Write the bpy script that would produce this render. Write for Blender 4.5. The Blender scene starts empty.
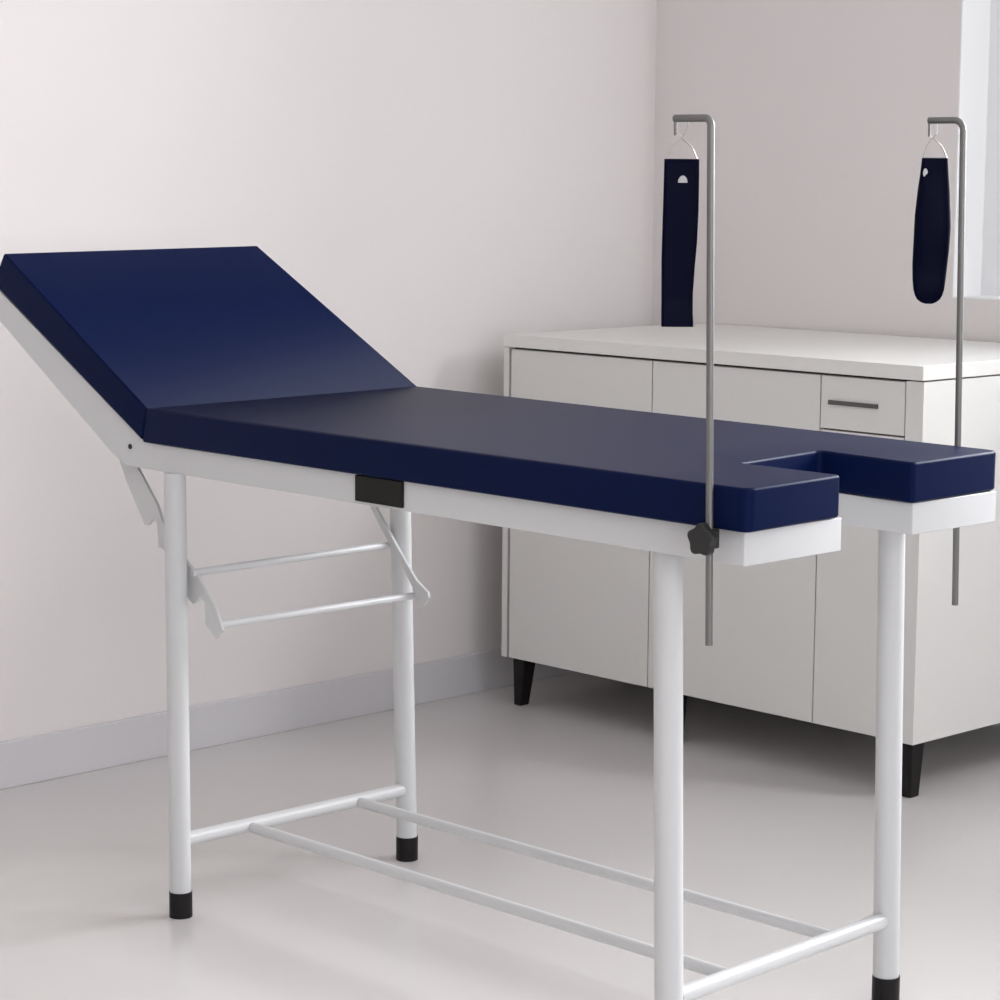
import bpy, bmesh, math
from mathutils import Vector, Matrix
C = bpy.context.scene.collection
R = math.radians

# ------------------------------------------------------------------ materials
def mat(name, col, rough=.5, metal=0., bump=0., scale=40., var=0., coat=0., spec=.5, stretch=(1, 1, 1)):
    m = bpy.data.materials.new(name); m.use_nodes = True
    nt = m.node_tree; b = nt.nodes['Principled BSDF']
    b.inputs['Base Color'].default_value = (*col, 1)
    b.inputs['Roughness'].default_value = rough
    b.inputs['Metallic'].default_value = metal
    b.inputs['Specular IOR Level'].default_value = spec
    b.inputs['Coat Weight'].default_value = coat
    b.inputs['Coat Roughness'].default_value = .15
    tc = nt.nodes.new('ShaderNodeTexCoord'); mp = nt.nodes.new('ShaderNodeMapping')
    mp.inputs['Scale'].default_value = stretch
    nt.links.new(tc.outputs['Object'], mp.inputs['Vector'])
    n = nt.nodes.new('ShaderNodeTexNoise'); n.inputs['Scale'].default_value = scale
    n.inputs['Detail'].default_value = 4
    nt.links.new(mp.outputs['Vector'], n.inputs['Vector'])
    if var:
        mx = nt.nodes.new('ShaderNodeMix'); mx.data_type = 'RGBA'
        mx.inputs['A'].default_value = (*[c * (1 - var) for c in col], 1)
        mx.inputs['B'].default_value = (*[min(1, c * (1 + var)) for c in col], 1)
        nt.links.new(n.outputs['Fac'], mx.inputs['Factor'])
        nt.links.new(mx.outputs['Result'], b.inputs['Base Color'])
    if bump:
        bp = nt.nodes.new('ShaderNodeBump'); bp.inputs['Strength'].default_value = bump
        bp.inputs['Distance'].default_value = .002
        nt.links.new(n.outputs['Fac'], bp.inputs['Height'])
        nt.links.new(bp.outputs['Normal'], b.inputs['Normal'])
    return m

M = dict(
    vinyl=mat('navy_vinyl', (.0022, .0075, .043), .42, bump=.03, scale=260, var=.06, spec=.06),
    steel_white=mat('white_powder_coat', (.63, .635, .64), .34, bump=.02, scale=300, var=.015),
    rubber=mat('black_rubber', (.008, .007, .008), .5, spec=.25, bump=.1, scale=300, var=.1),
    dark_plastic=mat('dark_plastic', (.010, .011, .009), .5, spec=.2, bump=.05, scale=200, var=.1),
    knob=mat('charcoal_plastic', (.028, .028, .027), .45, spec=.3, bump=.05, scale=200, var=.1),
    metal=mat('brushed_steel', (.20, .195, .19), .46, metal=.7, bump=.05, scale=60, stretch=(1, 1, .1), var=.06),
    wire=mat('thin_steel_wire', (.55, .54, .53), .3, metal=.9, var=.03),
    eyelet=mat('pale_eyelet_metal', (.42, .41, .42), .4, metal=.3, var=.03),
    strap=mat('dark_navy_strap', (.0008, .0016, .013), .5, bump=.1, scale=180, var=.15, spec=.06),
    laminate=mat('off_white_laminate', (.70, .692, .668), .42, bump=.01, scale=120, var=.012),
    slab=mat('pale_worktop_laminate', (.76, .75, .72), .35, bump=.01, scale=120, var=.012),
    gap=mat('painted_gap_shade', (.05, .045, .04), .8, var=.05),
    cabinet_handle=mat('grey_handle_metal', (.12, .115, .11), .4, metal=.6, var=.05),
    cabinet_foot=mat('black_stained_wood', (.006, .005, .005), .5, spec=.25, bump=.1, scale=30, stretch=(1, 1, .1), var=.3),
    wall=mat('painted_wall', (.80, .757, .745), .75, bump=.03, scale=180, var=.012, spec=.25),
    ceiling=mat('painted_ceiling', (.8, .8, .8), .8, bump=.03, scale=180, var=.01),
    baseboard=mat('grey_baseboard', (.66, .645, .665), .45, bump=.02, scale=120, var=.012),
    floor=mat('polished_floor', (.655, .625, .612), .23, bump=.015, scale=3, var=.02, spec=.6),
    frame=mat('window_frame_paint', (.84, .84, .85), .4, var=.01),
    lining=mat('white_reveal_paint', (.9, .9, .9), .5, var=.005),
)
g = bpy.data.materials.new('window_glass'); g.use_nodes = True
nt = g.node_tree; nt.nodes.clear()
o_ = nt.nodes.new('ShaderNodeOutputMaterial'); t_ = nt.nodes.new('ShaderNodeBsdfTransparent')
gl = nt.nodes.new('ShaderNodeBsdfGlossy'); gl.inputs['Roughness'].default_value = .02
fr = nt.nodes.new('ShaderNodeFresnel'); mx = nt.nodes.new('ShaderNodeMixShader')
nt.links.new(fr.outputs[0], mx.inputs[0]); nt.links.new(t_.outputs[0], mx.inputs[1])
nt.links.new(gl.outputs[0], mx.inputs[2]); nt.links.new(mx.outputs[0], o_.inputs[0])
M['glass'] = g

# ------------------------------------------------------------------ helpers
def link(name, me, m, parent=None):
    o = bpy.data.objects.new(name, me); C.objects.link(o)
    me.materials.append(m)
    if parent: o.parent = parent
    return o
def obj(name, bm, m, parent=None, smooth=40, bevel=0., seg=3):
    bmesh.ops.recalc_face_normals(bm, faces=bm.faces)
    me = bpy.data.meshes.new(name); bm.to_mesh(me); bm.free()
    me.shade_smooth() if smooth else me.shade_flat()
    if smooth and not bevel: me.set_sharp_from_angle(angle=R(smooth))
    o = link(name, me, m, parent)
    if bevel:
        b = o.modifiers.new('bevel', 'BEVEL'); b.width = bevel; b.segments = seg
        b.limit_method = 'ANGLE'; b.angle_limit = R(28); b.harden_normals = True
    return o
def struct(o): o['kind'] = 'structure'; return o
def thing(name, label, cat, loc=(0, 0, 0), group=None):
    o = bpy.data.objects.new(name, None); C.objects.link(o); o.location = loc
    o['label'] = label; o['category'] = cat
    if group: o['group'] = group
    return o
def add_box(bm, lo, hi, mtx=None):
    x0, y0, z0 = lo; x1, y1, z1 = hi
    v = [bm.verts.new(p) for p in ((x0,y0,z0),(x1,y0,z0),(x1,y1,z0),(x0,y1,z0),(x0,y0,z1),(x1,y0,z1),(x1,y1,z1),(x0,y1,z1))]
    if mtx:
        for q in v: q.co = mtx @ q.co
    for f in ((0,3,2,1),(4,5,6,7),(0,1,5,4),(1,2,6,5),(2,3,7,6),(3,0,4,7)): bm.faces.new([v[i] for i in f])
def box(*a, **k):
    bm = bmesh.new(); add_box(bm, *a, **k); return bm
def add_prism(bm, bottom, top):
    a = [bm.verts.new(p) for p in bottom]; b = [bm.verts.new(p) for p in top]; n = len(a)
    bm.faces.new(a[::-1]); bm.faces.new(b)
    for i in range(n): bm.faces.new((a[i], a[(i+1) % n], b[(i+1) % n], b[i]))
def prism_xy(pts, z0, z1):
    bm = bmesh.new(); add_prism(bm, [(x, y, z0) for x, y in pts], [(x, y, z1) for x, y in pts]); return bm
def prism_xz(pts, y0, y1):
    bm = bmesh.new(); add_prism(bm, [(x, y0, z) for x, z in pts], [(x, y1, z) for x, z in pts]); return bm
def round_corners(pts, rad, seg=5):
    """pts 2-D polygon; rad list of radii"""
    out = []
    n = len(pts)
    for i in range(n):
        p = Vector(pts[i]); r = rad[i]
        if not r: out.append(tuple(p)); continue
        a = (Vector(pts[i-1]) - p).normalized(); b = (Vector(pts[(i+1) % n]) - p).normalized()
        for k in range(seg + 1):
            t = k / seg
            q = (p + a*r)*(1-t)**2 + p*2*t*(1-t) + (p + b*r)*t**2
            out.append(tuple(q))
    return out
def add_tube(bm, path, r, n=20, r_end=None):
    P = [Vector(p) for p in path]; rings = []
    T = [(P[min(i+1, len(P)-1)] - P[max(i-1, 0)]).normalized() for i in range(len(P))]
    ref = Vector((0, 0, 1)) if abs(T[0].z) < .9 else Vector((1, 0, 0))
    u = T[0].cross(ref).normalized()
    for i, p in enumerate(P):
        u = (u - T[i]*u.dot(T[i])).normalized(); w = T[i].cross(u)
        rr = r if r_end is None else r + (r_end - r)*i/(len(P)-1)
        rings.append([bm.verts.new(p + u*rr*math.cos(2*math.pi*k/n) + w*rr*math.sin(2*math.pi*k/n)) for k in range(n)])
    for a, b in zip(rings, rings[1:]):
        for k in range(n): bm.faces.new((a[k], a[(k+1) % n], b[(k+1) % n], b[k]))
    bm.faces.new(rings[0][::-1]); bm.faces.new(rings[-1])
def tube(path, r, n=20, r_end=None):
    bm = bmesh.new(); add_tube(bm, path, r, n, r_end); return bm

def soft_edges(o, skip, width):
    me = o.data; at = me.attributes.new('bevel_weight_edge', 'FLOAT', 'EDGE')
    for e in me.edges:
        a, b = me.vertices[e.vertices[0]].co, me.vertices[e.vertices[1]].co
        na, nb = [f.normal for f in me.polygons if e.key in f.edge_keys][:2]
        flat = abs(na.z) < .6 and abs(nb.z) < .6 and na.angle(nb) < R(60)      # already rounded in plan
        at.data[e.index].value = 0. if (skip(a, b) or flat) else 1.
    for m_ in o.modifiers:
        if m_.type == 'BEVEL': m_.limit_method = 'WEIGHT'; m_.width = width; m_.use_clamp_overlap = False

# ------------------------------------------------------------------ room
XL, YB, ZC = -.927, 2.327, 2.75        # left wall plane, back wall plane, ceiling height
XR, YF = 4.6, -4.2
WX0, WX1, WZ0, WZ1 = .012, 3.1, 1.0, 2.35   # window opening in the back wall
struct(obj('floor', box((XL-.15, YF-.15, -.05), (XR+.15, YB+.15, 0)), M['floor']))
struct(obj('ceiling', box((XL-.15, YF-.15, ZC), (XR+.15, YB+.15, ZC+.05)), M['ceiling']))
struct(obj('wall_left', box((XL-.12, YF-.12, 0), (XL, YB+.17, ZC)), M['wall']))
bm = bmesh.new()
add_box(bm, (XL, YB, 0), (WX0, YB+.17, ZC)); add_box(bm, (WX1, YB, 0), (XR, YB+.17, ZC))
add_box(bm, (WX0, YB, 0), (WX1, YB+.17, WZ0)); add_box(bm, (WX0, YB, WZ1), (WX1, YB+.17, ZC))
struct(obj('wall_back', bm, M['wall']))
struct(obj('wall_front', box((XL, YF-.12, 0), (XR, YF, ZC)), M['wall']))
# right wall with a wide window
RY0, RY1, RZ0, RZ1 = -2.9, .6, .75, 2.4
bm = bmesh.new()
add_box(bm, (XR, YF-.12, 0), (XR+.12, RY0, ZC)); add_box(bm, (XR, RY1, 0), (XR+.12, YB+.17, ZC))
add_box(bm, (XR, RY0, 0), (XR+.12, RY1, RZ0)); add_box(bm, (XR, RY0, RZ1), (XR+.12, RY1, ZC))
struct(obj('wall_right', bm, M['wall']))
struct(obj('baseboard_left', box((XL, YF, 0), (XL+.012, YB, .099)), M['baseboard'], bevel=.002))
struct(obj('baseboard_back', box((XL+.012, YB-.012, 0), (XR, YB, .099)), M['baseboard'], bevel=.002))
# back window
w = bpy.data.objects.new('window_1', None); C.objects.link(w); struct(w)
bm = bmesh.new(); d0, d1 = YB+.115, YB+.158; LN = .003
lin = bmesh.new()
add_box(lin, (WX0, YB, WZ0), (WX0+LN, YB+.168, WZ1)); add_box(lin, (WX1-LN, YB, WZ0), (WX1, YB+.168, WZ1))
add_box(lin, (WX0+LN, YB, WZ0), (WX1-LN, YB+.168, WZ0+LN)); add_box(lin, (WX0+LN, YB, WZ1-LN), (WX1-LN, YB+.168, WZ1))
obj('window_lining', lin, M['lining'], w)
add_box(bm, (WX0+LN, d0, WZ0+LN), (WX0+.078, d1, WZ1-LN)); add_box(bm, (WX1-.06, d0, WZ0+LN), (WX1-LN, d1, WZ1-LN))
add_box(bm, (WX0+.078, d0, WZ0+LN), (WX1-.06, d1, WZ0+.05)); add_box(bm, (WX0+.078, d0, WZ1-.05), (WX1-.06, d1, WZ1-LN))
for k in (1/3, 2/3):
    x = WX0 + (WX1-WX0)*k; add_box(bm, (x-.03, d0, WZ0+.05), (x+.03, d1, WZ1-.05))
obj('window_frame', bm, M['frame'], w)
obj('pane', box((WX0+.07, YB+.135, WZ0+.045), (WX1-.055, YB+.137, WZ1-.045)), M['glass'], w)
w = bpy.data.objects.new('window_2', None); C.objects.link(w); struct(w)
bm = bmesh.new(); e0, e1 = XR+.05, XR+.10
add_box(bm, (e0, RY0, RZ0), (e1, RY0+.05, RZ1)); add_box(bm, (e0, RY1-.05, RZ0), (e1, RY1, RZ1))
add_box(bm, (e0, RY0+.05, RZ0), (e1, RY1-.05, RZ0+.05)); add_box(bm, (e0, RY0+.05, RZ1-.05), (e1, RY1-.05, RZ1))
add_box(bm, (e0, -1.18, RZ0+.05), (e1, -1.12, RZ1-.05))
obj('window_frame', bm, M['frame'], w)
obj('pane', box((XR+.07, RY0+.03, RZ0+.03), (XR+.072, RY1-.03, RZ1-.03)), M['glass'], w)

# ------------------------------------------------------------------ examination table
H, T = .88, .059
ZR1, ZR0 = H - T, .774                     # top and bottom of the side rails
bed = thing('examination_table', 'white steel examination table with navy cushion, raised backrest and notched foot end', 'examination table', (.6, .3, 0))
def rel(bm): bmesh.ops.translate(bm, verts=bm.verts, vec=(-.6, -.3, 0)); return bm
N0, F0, F1, N1 = (-.045, .025), (-.062, .676), (1.284, .602), (1.314, -.026)
nA, nB, fB, fA = (1.304, .186), (1.124, .192), (1.104, .400), (1.288, .376)   # the notch
outline = [N0, N1, nA, nB, fB, fA, F1, F0]
rnd = [0, .018, .006, .012, .012, .010, .018, 0]
pts = round_corners(outline, rnd)
bm = bmesh.new()
low = [((x if i not in (0, len(pts)-1) else x-.014), y) for i, (x, y) in enumerate(pts)]
add_prism(bm, [(x, y, ZR1) for x, y in low], [(x, y, H) for x, y in pts])
o = obj('seat_cushion', rel(bm), M['vinyl'], bed, bevel=.0045, seg=4)
soft_edges(o, lambda a, b: a.x < -.60 and b.x < -.60 and a.z > .85 and b.z > .85, .0045)
# backrest cushion: from the fold up to the top edge
tn, tf = Vector((-.431, .000, 1.134)), Vector((-.430, .5855, 1.139))
dn = Vector((-.546, 0, -.838)) * T * 1.13
g_ = .0006
A, B = Vector((N0[0]-g_, N0[1], H)), Vector((F0[0]-g_, F0[1], H))
bm = bmesh.new()
add_prism(bm, [(A.x-.014, A.y, ZR1+.003), tn+dn, tf+dn, (B.x-.014, B.y, ZR1+.003)], [A, tn, tf, B])
o = obj('backrest_cushion', rel(bm), M['vinyl'], bed, bevel=.0045, seg=4)
soft_edges(o, lambda a, b: a.x > -.68 and b.x > -.68 and a.z > .85 and b.z > .85, .0045)
# U-shaped frame below the seat
def inset(p, dx, dy): return (p[0]+dx, p[1]+dy)
fo = [inset(N0, .0, .008), inset(N1, -.016, .016), inset(nA, -.003, .010), inset(nB, 0, .004), inset(fB, 0, .0), inset(fA, -.006, .012), inset(F1, .003, -.008), inset(F0, .0, -.02)]
bm = prism_xy(round_corners(fo, [0, .003, .003, .003, .003, .003, .003, 0], 2), ZR0, ZR1-.001)
obj('frame', rel(bm), M['steel_white'], bed, bevel=.0012, seg=2)
# backrest side rails and the sheet panel between them
def rail(y_low, y_top, side):
    # outline in xz; sheared in y so that it follows the cushion edge
    pl = [(-.469, 1.075), (-.060, .8205), (-.030, .8205), (-.030, .7745), (-.066, .7745), (-.110, .776), (-.150, .797), (-.489, 1.033)]
    bm = bmesh.new(); w_ = .014*side
    def yy(x): t = max(0, min(1, (-.05 - x)/(.413))); return y_low + (y_top-y_low)*t
    add_prism(bm, [(x, yy(x), z) for x, z in pl], [(x, yy(x)+w_, z) for x, z in pl]); return bm
r1 = obj('backrest_rail', rel(rail(.0332, .003, 1)), M['steel_white'], bed, bevel=.0012, seg=2)
obj('backrest_rail', rel(rail(.655, .583, -1)), M['steel_white'], bed, bevel=.0012, seg=2)
for x, y, z in ((-.098, .034, .810),):
    obj('pivot_bolt', rel(tube([(x, y-.006, z), (x, y+.004, z)], .0045, 12)), M['knob'], r1)
bm = bmesh.new()
n_ = Vector((-.546, 0, -.838))
q = [Vector((-.085, .045, .836)), tn+dn+Vector((.006, .018, 0)), tf+dn+Vector((.006, -.018, 0)), Vector((-.085, .625, .836))]
add_prism(bm, [p + n_*.012 for p in q], [p + n_*.0015 for p in q])
obj('backrest_panel', rel(bm), M['steel_white'], bed)
# legs with black rubber feet
LR = .0213
legs = {'near_head': ((.028, .032), (.022, .033), .0188), 'far_head': ((.041, .555), (.020, .552), .0195),
        'near_foot': ((1.150, .030), (1.131, .030), .0204), 'far_foot': ((1.141, .556), (1.126, .556), .0204)}
for k, (b, t, r) in legs.items():
    o = obj('leg', rel(tube([(*b, .012), (*t, ZR0+.001)], r, 32)), M['steel_white'], bed)
    o2 = obj('rubber_foot', rel(tube([(*b, 0), (*b, .003), (*b, .0435), (*b, .045)], r+.0012, 32)), M['rubber'], o)
Z = .136
def lerp(a, b, t): return tuple(a[i]*(1-t)+b[i]*t for i in range(3))
obj('cross_stretcher', rel(tube([(.030, .043, Z), (.041, .540, Z)], .0122)), M['steel_white'], bed)
obj('cross_stretcher', rel(tube([(1.147, .048, Z), (1.140, .542, Z)], .0128)), M['steel_white'], bed)
obj('long_stretcher', rel(tube([(.044, .180, Z-.003), (1.137, .177, Z-.003)], .0098)), M['steel_white'], bed)
obj('long_stretcher', rel(tube([(.046, .430, Z-.002), (1.134, .426, Z-.002)], .0094)), M['steel_white'], bed)
# ratchet bars and their cross bars
near_bar = [(-0.185, 0.806), (-0.1507, 0.7424), (-0.0998, 0.6713), (-0.0864, 0.6715), (-0.0727, 0.6825), (-0.0625, 0.6773), (-0.0592, 0.6347), (-0.0459, 0.6344), (-0.0091, 0.5903), (0.0255, 0.554), (0.0354, 0.5478), (0.0485, 0.5539), (0.0555, 0.5641), (0.0683, 0.5552), (0.0697, 0.5181), (0.0989, 0.4961), (0.1166, 0.5135), (0.0947, 0.5538), (0.0511, 0.5978), (0.0196, 0.6189), (-0.0481, 0.6832), (-0.063, 0.71), (-0.1187, 0.7708), (-0.125, 0.815), (-.150, .825)]
far_bar = [(-.19, .850), (-.175, .852), (-0.0579, 0.7188), (-0.0078, 0.6664), (0.0445, 0.6049), (0.1001, 0.5447), (0.1319, 0.5255), (0.1338, 0.5158), (0.1167, 0.4982), (0.1032, 0.505), (0.0905, 0.5301), (0.0613, 0.5667), (0.0298, 0.5999), (-0.0228, 0.6648), (-0.073, 0.7174)]
obj('ratchet_bar', rel(prism_xz(near_bar, .058, .064)), M['steel_white'], bed, bevel=.0006, seg=1)
obj('ratchet_bar', rel(prism_xz(far_bar, .520, .526)), M['steel_white'], bed, bevel=.0006, seg=1)
obj('cross_bar', rel(tube([(.040, .053, .603), (.022, .522, .600)], .0068, 16)), M['steel_white'], bed)
obj('cross_bar', rel(tube([(.100, .060, .520), (.091, .522, .514)], .0066, 16)), M['steel_white'], bed)
# dark block under the cushion edge, on the near rail
a, b = .507, .617
def rail_y(x): t = (x-N0[0])/(N1[0]-N0[0]); return fo[0][1]*(1-t)+fo[1][1]*t
bm = bmesh.new()
add_prism(bm, [(a, rail_y(a)-.006, .779), (b, rail_y(b)-.006, .779), (b, rail_y(b)+.004, .779), (a, rail_y(a)+.004, .779)],
              [(a, rail_y(a)-.006, .8195), (b, rail_y(b)-.006, .8195), (b, rail_y(b)+.004, .8195), (a, rail_y(a)+.004, .8195)])
o = obj('clamp_block', rel(bm), M['dark_plastic'], bed, bevel=.0015, seg=2); o['label'] = 'dark rectangular clamp block'

# strap poles with a bent arm on top
def bend(xb, x, y, z0, z1, arm, rb):
    path = [(xb, y, z0), (x, y, z1-rb)]
    for k in range(1, 8):
        t = k/8*math.pi/2; path.append((x - rb + rb*math.cos(t), y, z1 - rb + rb*math.sin(t)))
    path += [(x-rb, y, z1), (arm, y, z1)]
    return path
YN, YF_ = -.034, .616
def pole(xb, x, y, z0, z1, arm, rb, r, knob_side):
    pth = bend(xb, x, y, z0, z1, arm, rb)
    o = obj('strap_pole', rel(tube(pth[:2], r, 16)), M['metal'], bed)
    arm_o = obj('bent_arm', rel(tube([tuple(Vector(pth[1]) - Vector((0, 0, .0005)))] + pth[1:], r, 16)), M['metal'], o)
    bm = bmesh.new(); n = 60; s = knob_side; cz = .809; xm = xb + (x-xb)*(cz-z0)/(z1-z0); cx = xm-.001
    ring = []
    for k in range(n):
        t = 2*math.pi*k/n
        rr = .0205 + .0022*math.cos(5*t)
        ring.append((cx + rr*math.sin(t), cz + rr*math.cos(t)))
    y0 = y + s*.006; y1 = y + s*.020
    add_prism(bm, [(px_, y0, pz) for px_, pz in ring], [(px_, y1, pz) for px_, pz in ring])
    kb = obj('clamp_knob', rel(bm), M['knob'], o, bevel=.003, seg=3); kb['label'] = 'dark five-lobed clamp knob'
    # collar that ties the pole to the rail
    obj('clamp_collar', rel(box((xm-.008, min(y-s*.012, y+s*.008), cz-.013), (xm+.008, max(y-s*.012, y+s*.008), cz+.013))), M['knob'], o, bevel=.002, seg=2)
    return o
PN = pole(1.2605, 1.2464, YN, .667, 1.356, 1.185, .010, .0049, -1)
PF = pole(1.2048, 1.1909, YF_, .634, 1.367, 1.129, .016, .0050, 1)
# small downturned ends of the arms
obj('arm_hook', rel(tube([(1.187, YN, 1.356), (1.186, YN, 1.350), (1.1865, YN, 1.334)], .0022, 10)), M['metal'], PN)
obj('arm_hook', rel(tube([(1.131, YF_, 1.367), (1.130, YF_, 1.361), (1.1305, YF_, 1.343)], .0022, 10)), M['metal'], PF)

# ------------------------------------------------------------------ slings (hang from the arms)
U = Vector((.7071, .7071, 0)); V = Vector((.7071, -.7071, 0))      # along the band, through the band
def frame_pt(c, u, v, z): return Vector(c) + U*u + V*v + Vector((0, 0, z))
# flat folded band
s1 = thing('leg_strap', 'flat dark navy leg strap hanging from the pole nearest the camera', 'strap', (1.198, YN, 1.0858), 'leg straps hanging from the table poles')
c0 = (0, 0, 0); ht = .2165
left = [(0, -.0225), (.3, -.0230), (.6, -.0238), (.85, -.0232), (1, -.0228)]
right = [(0, .0228), (.3, .0225), (.5, .0213), (.65, .0190), (.8, .0176), (.92, .0176), (1, .0187)]
def ip(tab, t):
    for (a, x), (b, y) in zip(tab, tab[1:]):
        if t <= b: return x + (y-x)*(t-a)/(b-a)
    return tab[-1][1]
bm = bmesh.new(); NU, NT = 10, 30
layer = []
for k in range(NT+1):                      # front layer downwards
    t = k/NT; layer.append((t, .0015 + .0055*math.sin(math.pi*min(1, t*1.1))**.7 if t < .9 else .005))
path = [(t, v) for t, v in layer] + [(1.0 + .004, .003), (1.0+.005, 0), (1.004, -.003)] + [(t, -v) for t, v in layer[::-1]]
rows = []
for t, v in path:
    tt = min(t, 1); a_, b_ = ip(left, tt), ip(right, tt)
    rows.append([bm.verts.new(frame_pt(c0, a_ + (b_-a_)*j/NU, v + .0018*math.sin(tt*5)*(j/NU), ht*(1-t)+.001)) for j in range(NU+1)])
for a_, b_ in zip(rows, rows[1:]):
    for j in range(NU): bm.faces.new((a_[j], a_[j+1], b_[j+1], b_[j]))
o = obj('band', bm, M['strap'], s1, smooth=60)
sm = o.modifiers.new('thickness', 'SOLIDIFY'); sm.thickness = .0026; sm.offset = 0
# half-round eyelet
bm = bmesh.new(); h = [(math.cos(math.pi*k/12)*.0063, math.sin(math.pi*k/12)*.0095) for k in range(13)]
h = [(x, z - .003) for x, z in h]
add_prism(bm, [frame_pt(c0, x+.0012, .006, ht*.877+z) for x, z in h], [frame_pt(c0, x+.0012, .0095, ht*.877+z) for x, z in h])
o = obj('eyelet', bm, M['eyelet'], s1, bevel=.0005, seg=1); o['label'] = 'pale half-round eyelet'
def hanger(c0, topz, knot, ua, ub, pegs, parent):
    bm = bmesh.new(); K = frame_pt(c0, *knot)
    for u in (ua, ub):
        E_ = frame_pt(c0, u, 0, topz-.001); mid = (K+E_)/2 + Vector((0, 0, .003)) + U*(u-knot[0])*.12
        add_tube(bm, [K, (K+mid)/2+Vector((0, 0, .0008)), mid, (mid+E_)/2+Vector((0, 0, .0008)), E_], .0010, 8)
    add_tube(bm, [frame_pt(c0, ua, 0, topz), frame_pt(c0, ub, 0, topz)], .0014, 8)
    for pth in pegs: add_tube(bm, [Vector(q) for q in pth], .0010, 8)
    obj('wire_hanger', bm, M['wire'], parent)
# coordinates below are relative to the sling's own base
hanger(c0, ht, (-.001, 0, .245), -.021, .021,
       [[(-.0135, .001, .268), (-.0125, .0, .256), (-.0007, -.0007, .245)],
        [(.010, .0, .2665), (.010, .0, .259), (.006, 0, .252), (-.0007, -.0007, .245)]], s1)
# padded sling
s2 = thing('leg_strap', 'padded navy leg strap with rounded lower end hanging from the pole nearest the window', 'strap', (1.140, .616, 1.091), 'leg straps hanging from the table poles')
ht2 = .220; k_ = 1/660.5
prof = [(158, -12, 14), (175, -13.5, 15.2), (190, -15.5, 16.6), (215, -17.5, 18.2), (228, -17.8, 18.6), (250, -18, 18), (265, -18, 17.2), (280, -17.6, 15.6), (290, -16.8, 14.2), (296, -15, 12.5), (300, -12.5, 10.5), (303, -8.5, 7), (304.5, -4, 3)]
bm = bmesh.new(); rows = []; NN = 36
for y, a_, b_ in prof:
    z = (304.5-y)*1.5/1000*1.0; z = (304.5-y)/146.5*ht2
    cu = (a_+b_)/2*k_; hw = (b_-a_)/2*k_
    th = .0035 + .0085*math.sin(math.pi*min(1, max(0, (y-158)/146.5))**.8)
    if y > 295: th = max(.002, th*.8)
    ring = []
    for i in range(NN):
        t = 2*math.pi*i/NN; cs, sn = math.cos(t), math.sin(t)
        ring.append(bm.verts.new(frame_pt(c0, cu + hw*math.copysign(abs(cs)**.6, cs), th*math.copysign(abs(sn)**.75, sn) + .003*math.sin(3*cu/k_), z)))
    rows.append(ring)
for a_, b_ in zip(rows, rows[1:]):
    for i in range(NN): bm.faces.new((a_[i], a_[(i+1) % NN], b_[(i+1) % NN], b_[i]))
bm.faces.new(rows[0]); bm.faces.new(rows[-1])
obj('padded_band', bm, M['strap'], s2, smooth=50)
bm = bmesh.new(); cu = -9*k_; zc = (304.5-173)/146.5*ht2
e_ = [(math.cos(2*math.pi*k/20)*.0036, math.sin(2*math.pi*k/20)*.0070) for k in range(20)]
add_prism(bm, [frame_pt(c0, cu+x, .0042, zc+z) for x, z in e_], [frame_pt(c0, cu+x, .0088, zc+z) for x, z in e_])
o = obj('eyelet', bm, M['eyelet'], s2, bevel=.0005, seg=1); o['label'] = 'pale oval eyelet'
hanger(c0, ht2, (-.003, 0, .250), -.017, .020,
       [[(-.0095, 0, .254), (-.006, -.001, .250), (-.0021, -.0021, .250)],
        [(.003, 0, .272), (.003, 0, .256), (-.0021, -.0021, .250)]], s2)

# ------------------------------------------------------------------ cabinet
cab = thing('storage_cabinet', 'off-white cabinet on black feet standing in the corner below the window', 'cabinet', (.4584, 1.5911, 0))
cab.rotation_euler = (0, 0, -.0252)
W_, D_ = 1.245, .700                     # local frame: x from -W_ to 0, y from 0 (front) to D_
ZB, ZT, ZS = .120, .8735, .9035
bm = bmesh.new()
add_box(bm, (-W_+.006, .006, ZB), (-W_+.024, D_, ZT-.003))      # left side
add_box(bm, (-.050, .003, ZB), (-.024, .030, ZT-.003))          # front stile at the right
add_box(bm, (-.024, .003, ZB), (-.006, D_, ZT-.003))            # right side
add_box(bm, (-W_+.024, .030, ZB), (-.050, D_-.01, ZB+.018))     # bottom
add_box(bm, (-W_+.024, D_-.012, ZB+.018), (-.024, D_, ZT-.003)) # back
obj('cabinet_body', bm, M['laminate'], cab)
obj('inner_shadow_board', box((-W_+.025, .0255, ZB+.002), (-.051, .029, ZT-.001)), M['gap'], cab)  # added backing sheet, coloured dark as the shade in door and worktop gaps
obj('worktop', box((-W_+.014, -.004, ZT), (-.004, D_+.004, ZS)), M['slab'], cab, bevel=.0015, seg=2)
DX = [-1.213, -.754, -.2725, -.052]
def door(x0, x1, z0, z1, name='door'):
    g2 = .0016
    return obj(name, box((x0+g2, .004, z0), (x1-g2, .024, z1)), M['laminate'], cab, bevel=.001, seg=1)
door(DX[0], DX[1], ZB+.001, ZT-.0055)
door(DX[1], DX[2], ZB+.001, ZT-.0055)
door(DX[2], DX[3], ZB+.001, .7535)
dr = door(DX[2], DX[3], .757, ZT-.0055, 'drawer')
h_ = obj('drawer_handle', box((-.248, -.002, .8085), (-.120, .0045, .8175)), M['cabinet_handle'], dr, bevel=.001, seg=2)
h_['label'] = 'thin grey bar handle'
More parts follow.
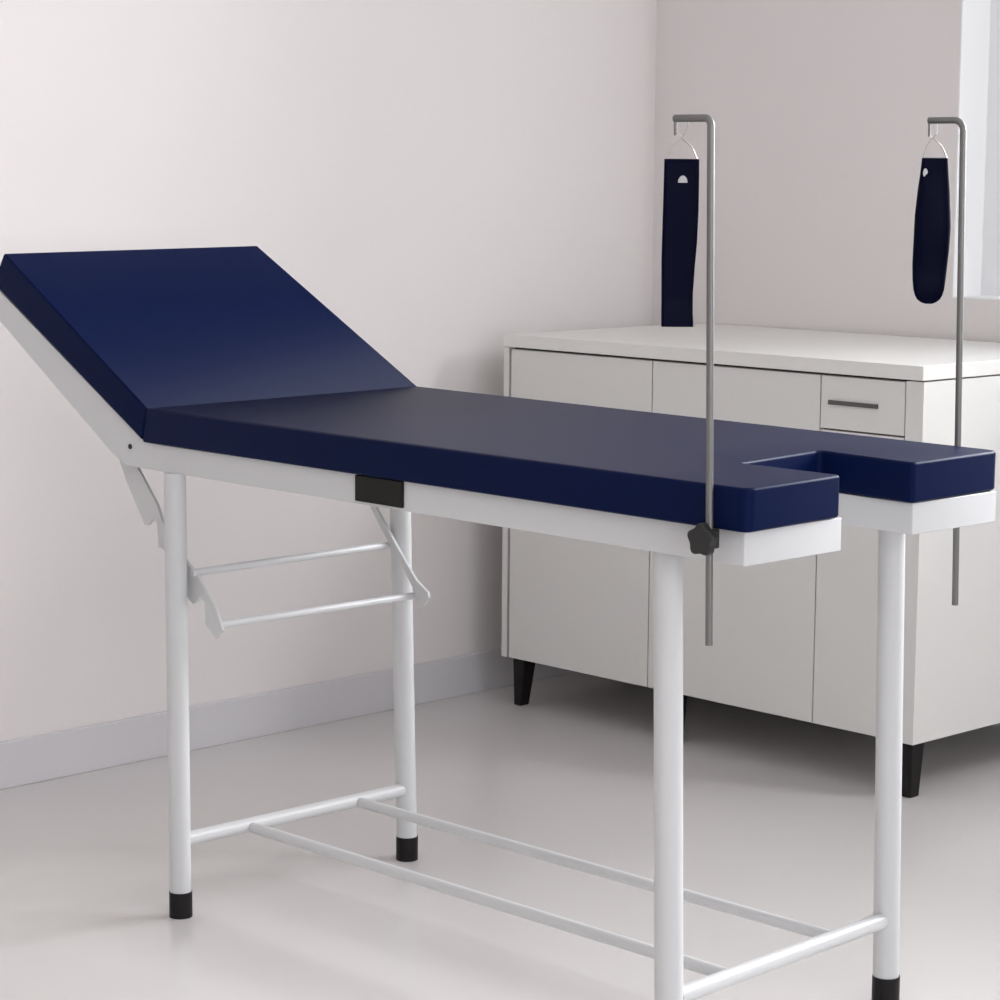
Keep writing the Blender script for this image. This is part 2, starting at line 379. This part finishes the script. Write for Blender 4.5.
def foot(x, y, xt0, xt1, xb0, xb1):
    bm = bmesh.new()
    add_prism(bm, [(x+xb0, y, 0), (x+xb1, y, 0), (x+xb1, y+.030, 0), (x+xb0, y+.030, 0)],
                  [(x+xt0, y-.004, ZB), (x+xt1, y-.004, ZB), (x+xt1, y+.04, ZB), (x+xt0, y+.04, ZB)])
    return obj('foot', bm, M['cabinet_foot'], cab, bevel=.003, seg=2)
foot(-W_, .025, .030, .070, .031, .054)
foot(-.712, .025, -.02, .03, -.017, .027)
foot(0, .025, -.078, -.020, -.074, -.024)
foot(-W_, D_-.10, .034, .074, .036, .062)
foot(0, D_-.10, -.078, -.020, -.074, -.024)

# ------------------------------------------------------------------ camera
cd = bpy.data.cameras.new('camera'); cam = bpy.data.objects.new('camera', cd); C.objects.link(cam)
rt = Vector((.70739695, .7067725, .00788551)); up = Vector((-.10087599, .08991038, .99082802)); fw = Vector((-.69958101, .70170418, -.13489871))
mw = Matrix((( rt.x, up.x, -fw.x, 3.27147932), (rt.y, up.y, -fw.y, -2.44456971), (rt.z, up.z, -fw.z, 1.28429202), (0, 0, 0, 1)))
cam.matrix_world = mw
cd.sensor_width = 36; cd.lens = 36*2406.38/1000; cd.clip_start = .05
bpy.context.scene.camera = cam

# ------------------------------------------------------------------ light
def area(name, loc, target, sx, sy, power, col, spread=180):
    l = bpy.data.lights.new(name, 'AREA'); l.shape = 'RECTANGLE'; l.size = sx; l.size_y = sy
    l.energy = power; l.color = col; l.spread = R(spread)
    o = bpy.data.objects.new(name, l); C.objects.link(o); o.location = loc
    o.rotation_euler = (Vector(target)-Vector(loc)).to_track_quat('-Z', 'Y').to_euler()
    return o
area('daylight_back_window', ((WX0+WX1)/2, YB+.36, (WZ0+WZ1)/2+.15), (.6, 0, .5), 1.9, 1.0, 150, (.95, .97, 1))
area('daylight_right_window', (XR+.35, (RY0+RY1)/2, (RZ0+RZ1)/2+.1), (0, .3, .7), RY1-RY0, RZ1-RZ0, 54, (.96, .97, 1))
wd = bpy.data.worlds.new('sky'); bpy.context.scene.world = wd; wd.use_nodes = True
b = wd.node_tree.nodes['Background']; b.inputs[0].default_value = (.92, .95, 1, 1); b.inputs[1].default_value = 1.8

area('added_overhead_fill', (1.6, -1.4, ZC-.03), (1.6, -1.4, 0), 1.2, 1.2, 6, (1, .95, .90))  # added fill light for the camera side, not a known fixture

sc = bpy.context.scene
sc.view_settings.view_transform = 'Standard'; sc.view_settings.look = 'None'
sc.view_settings.gamma = 1; sc.view_settings.use_curve_mapping = False
sc.view_settings.exposure = 0.12
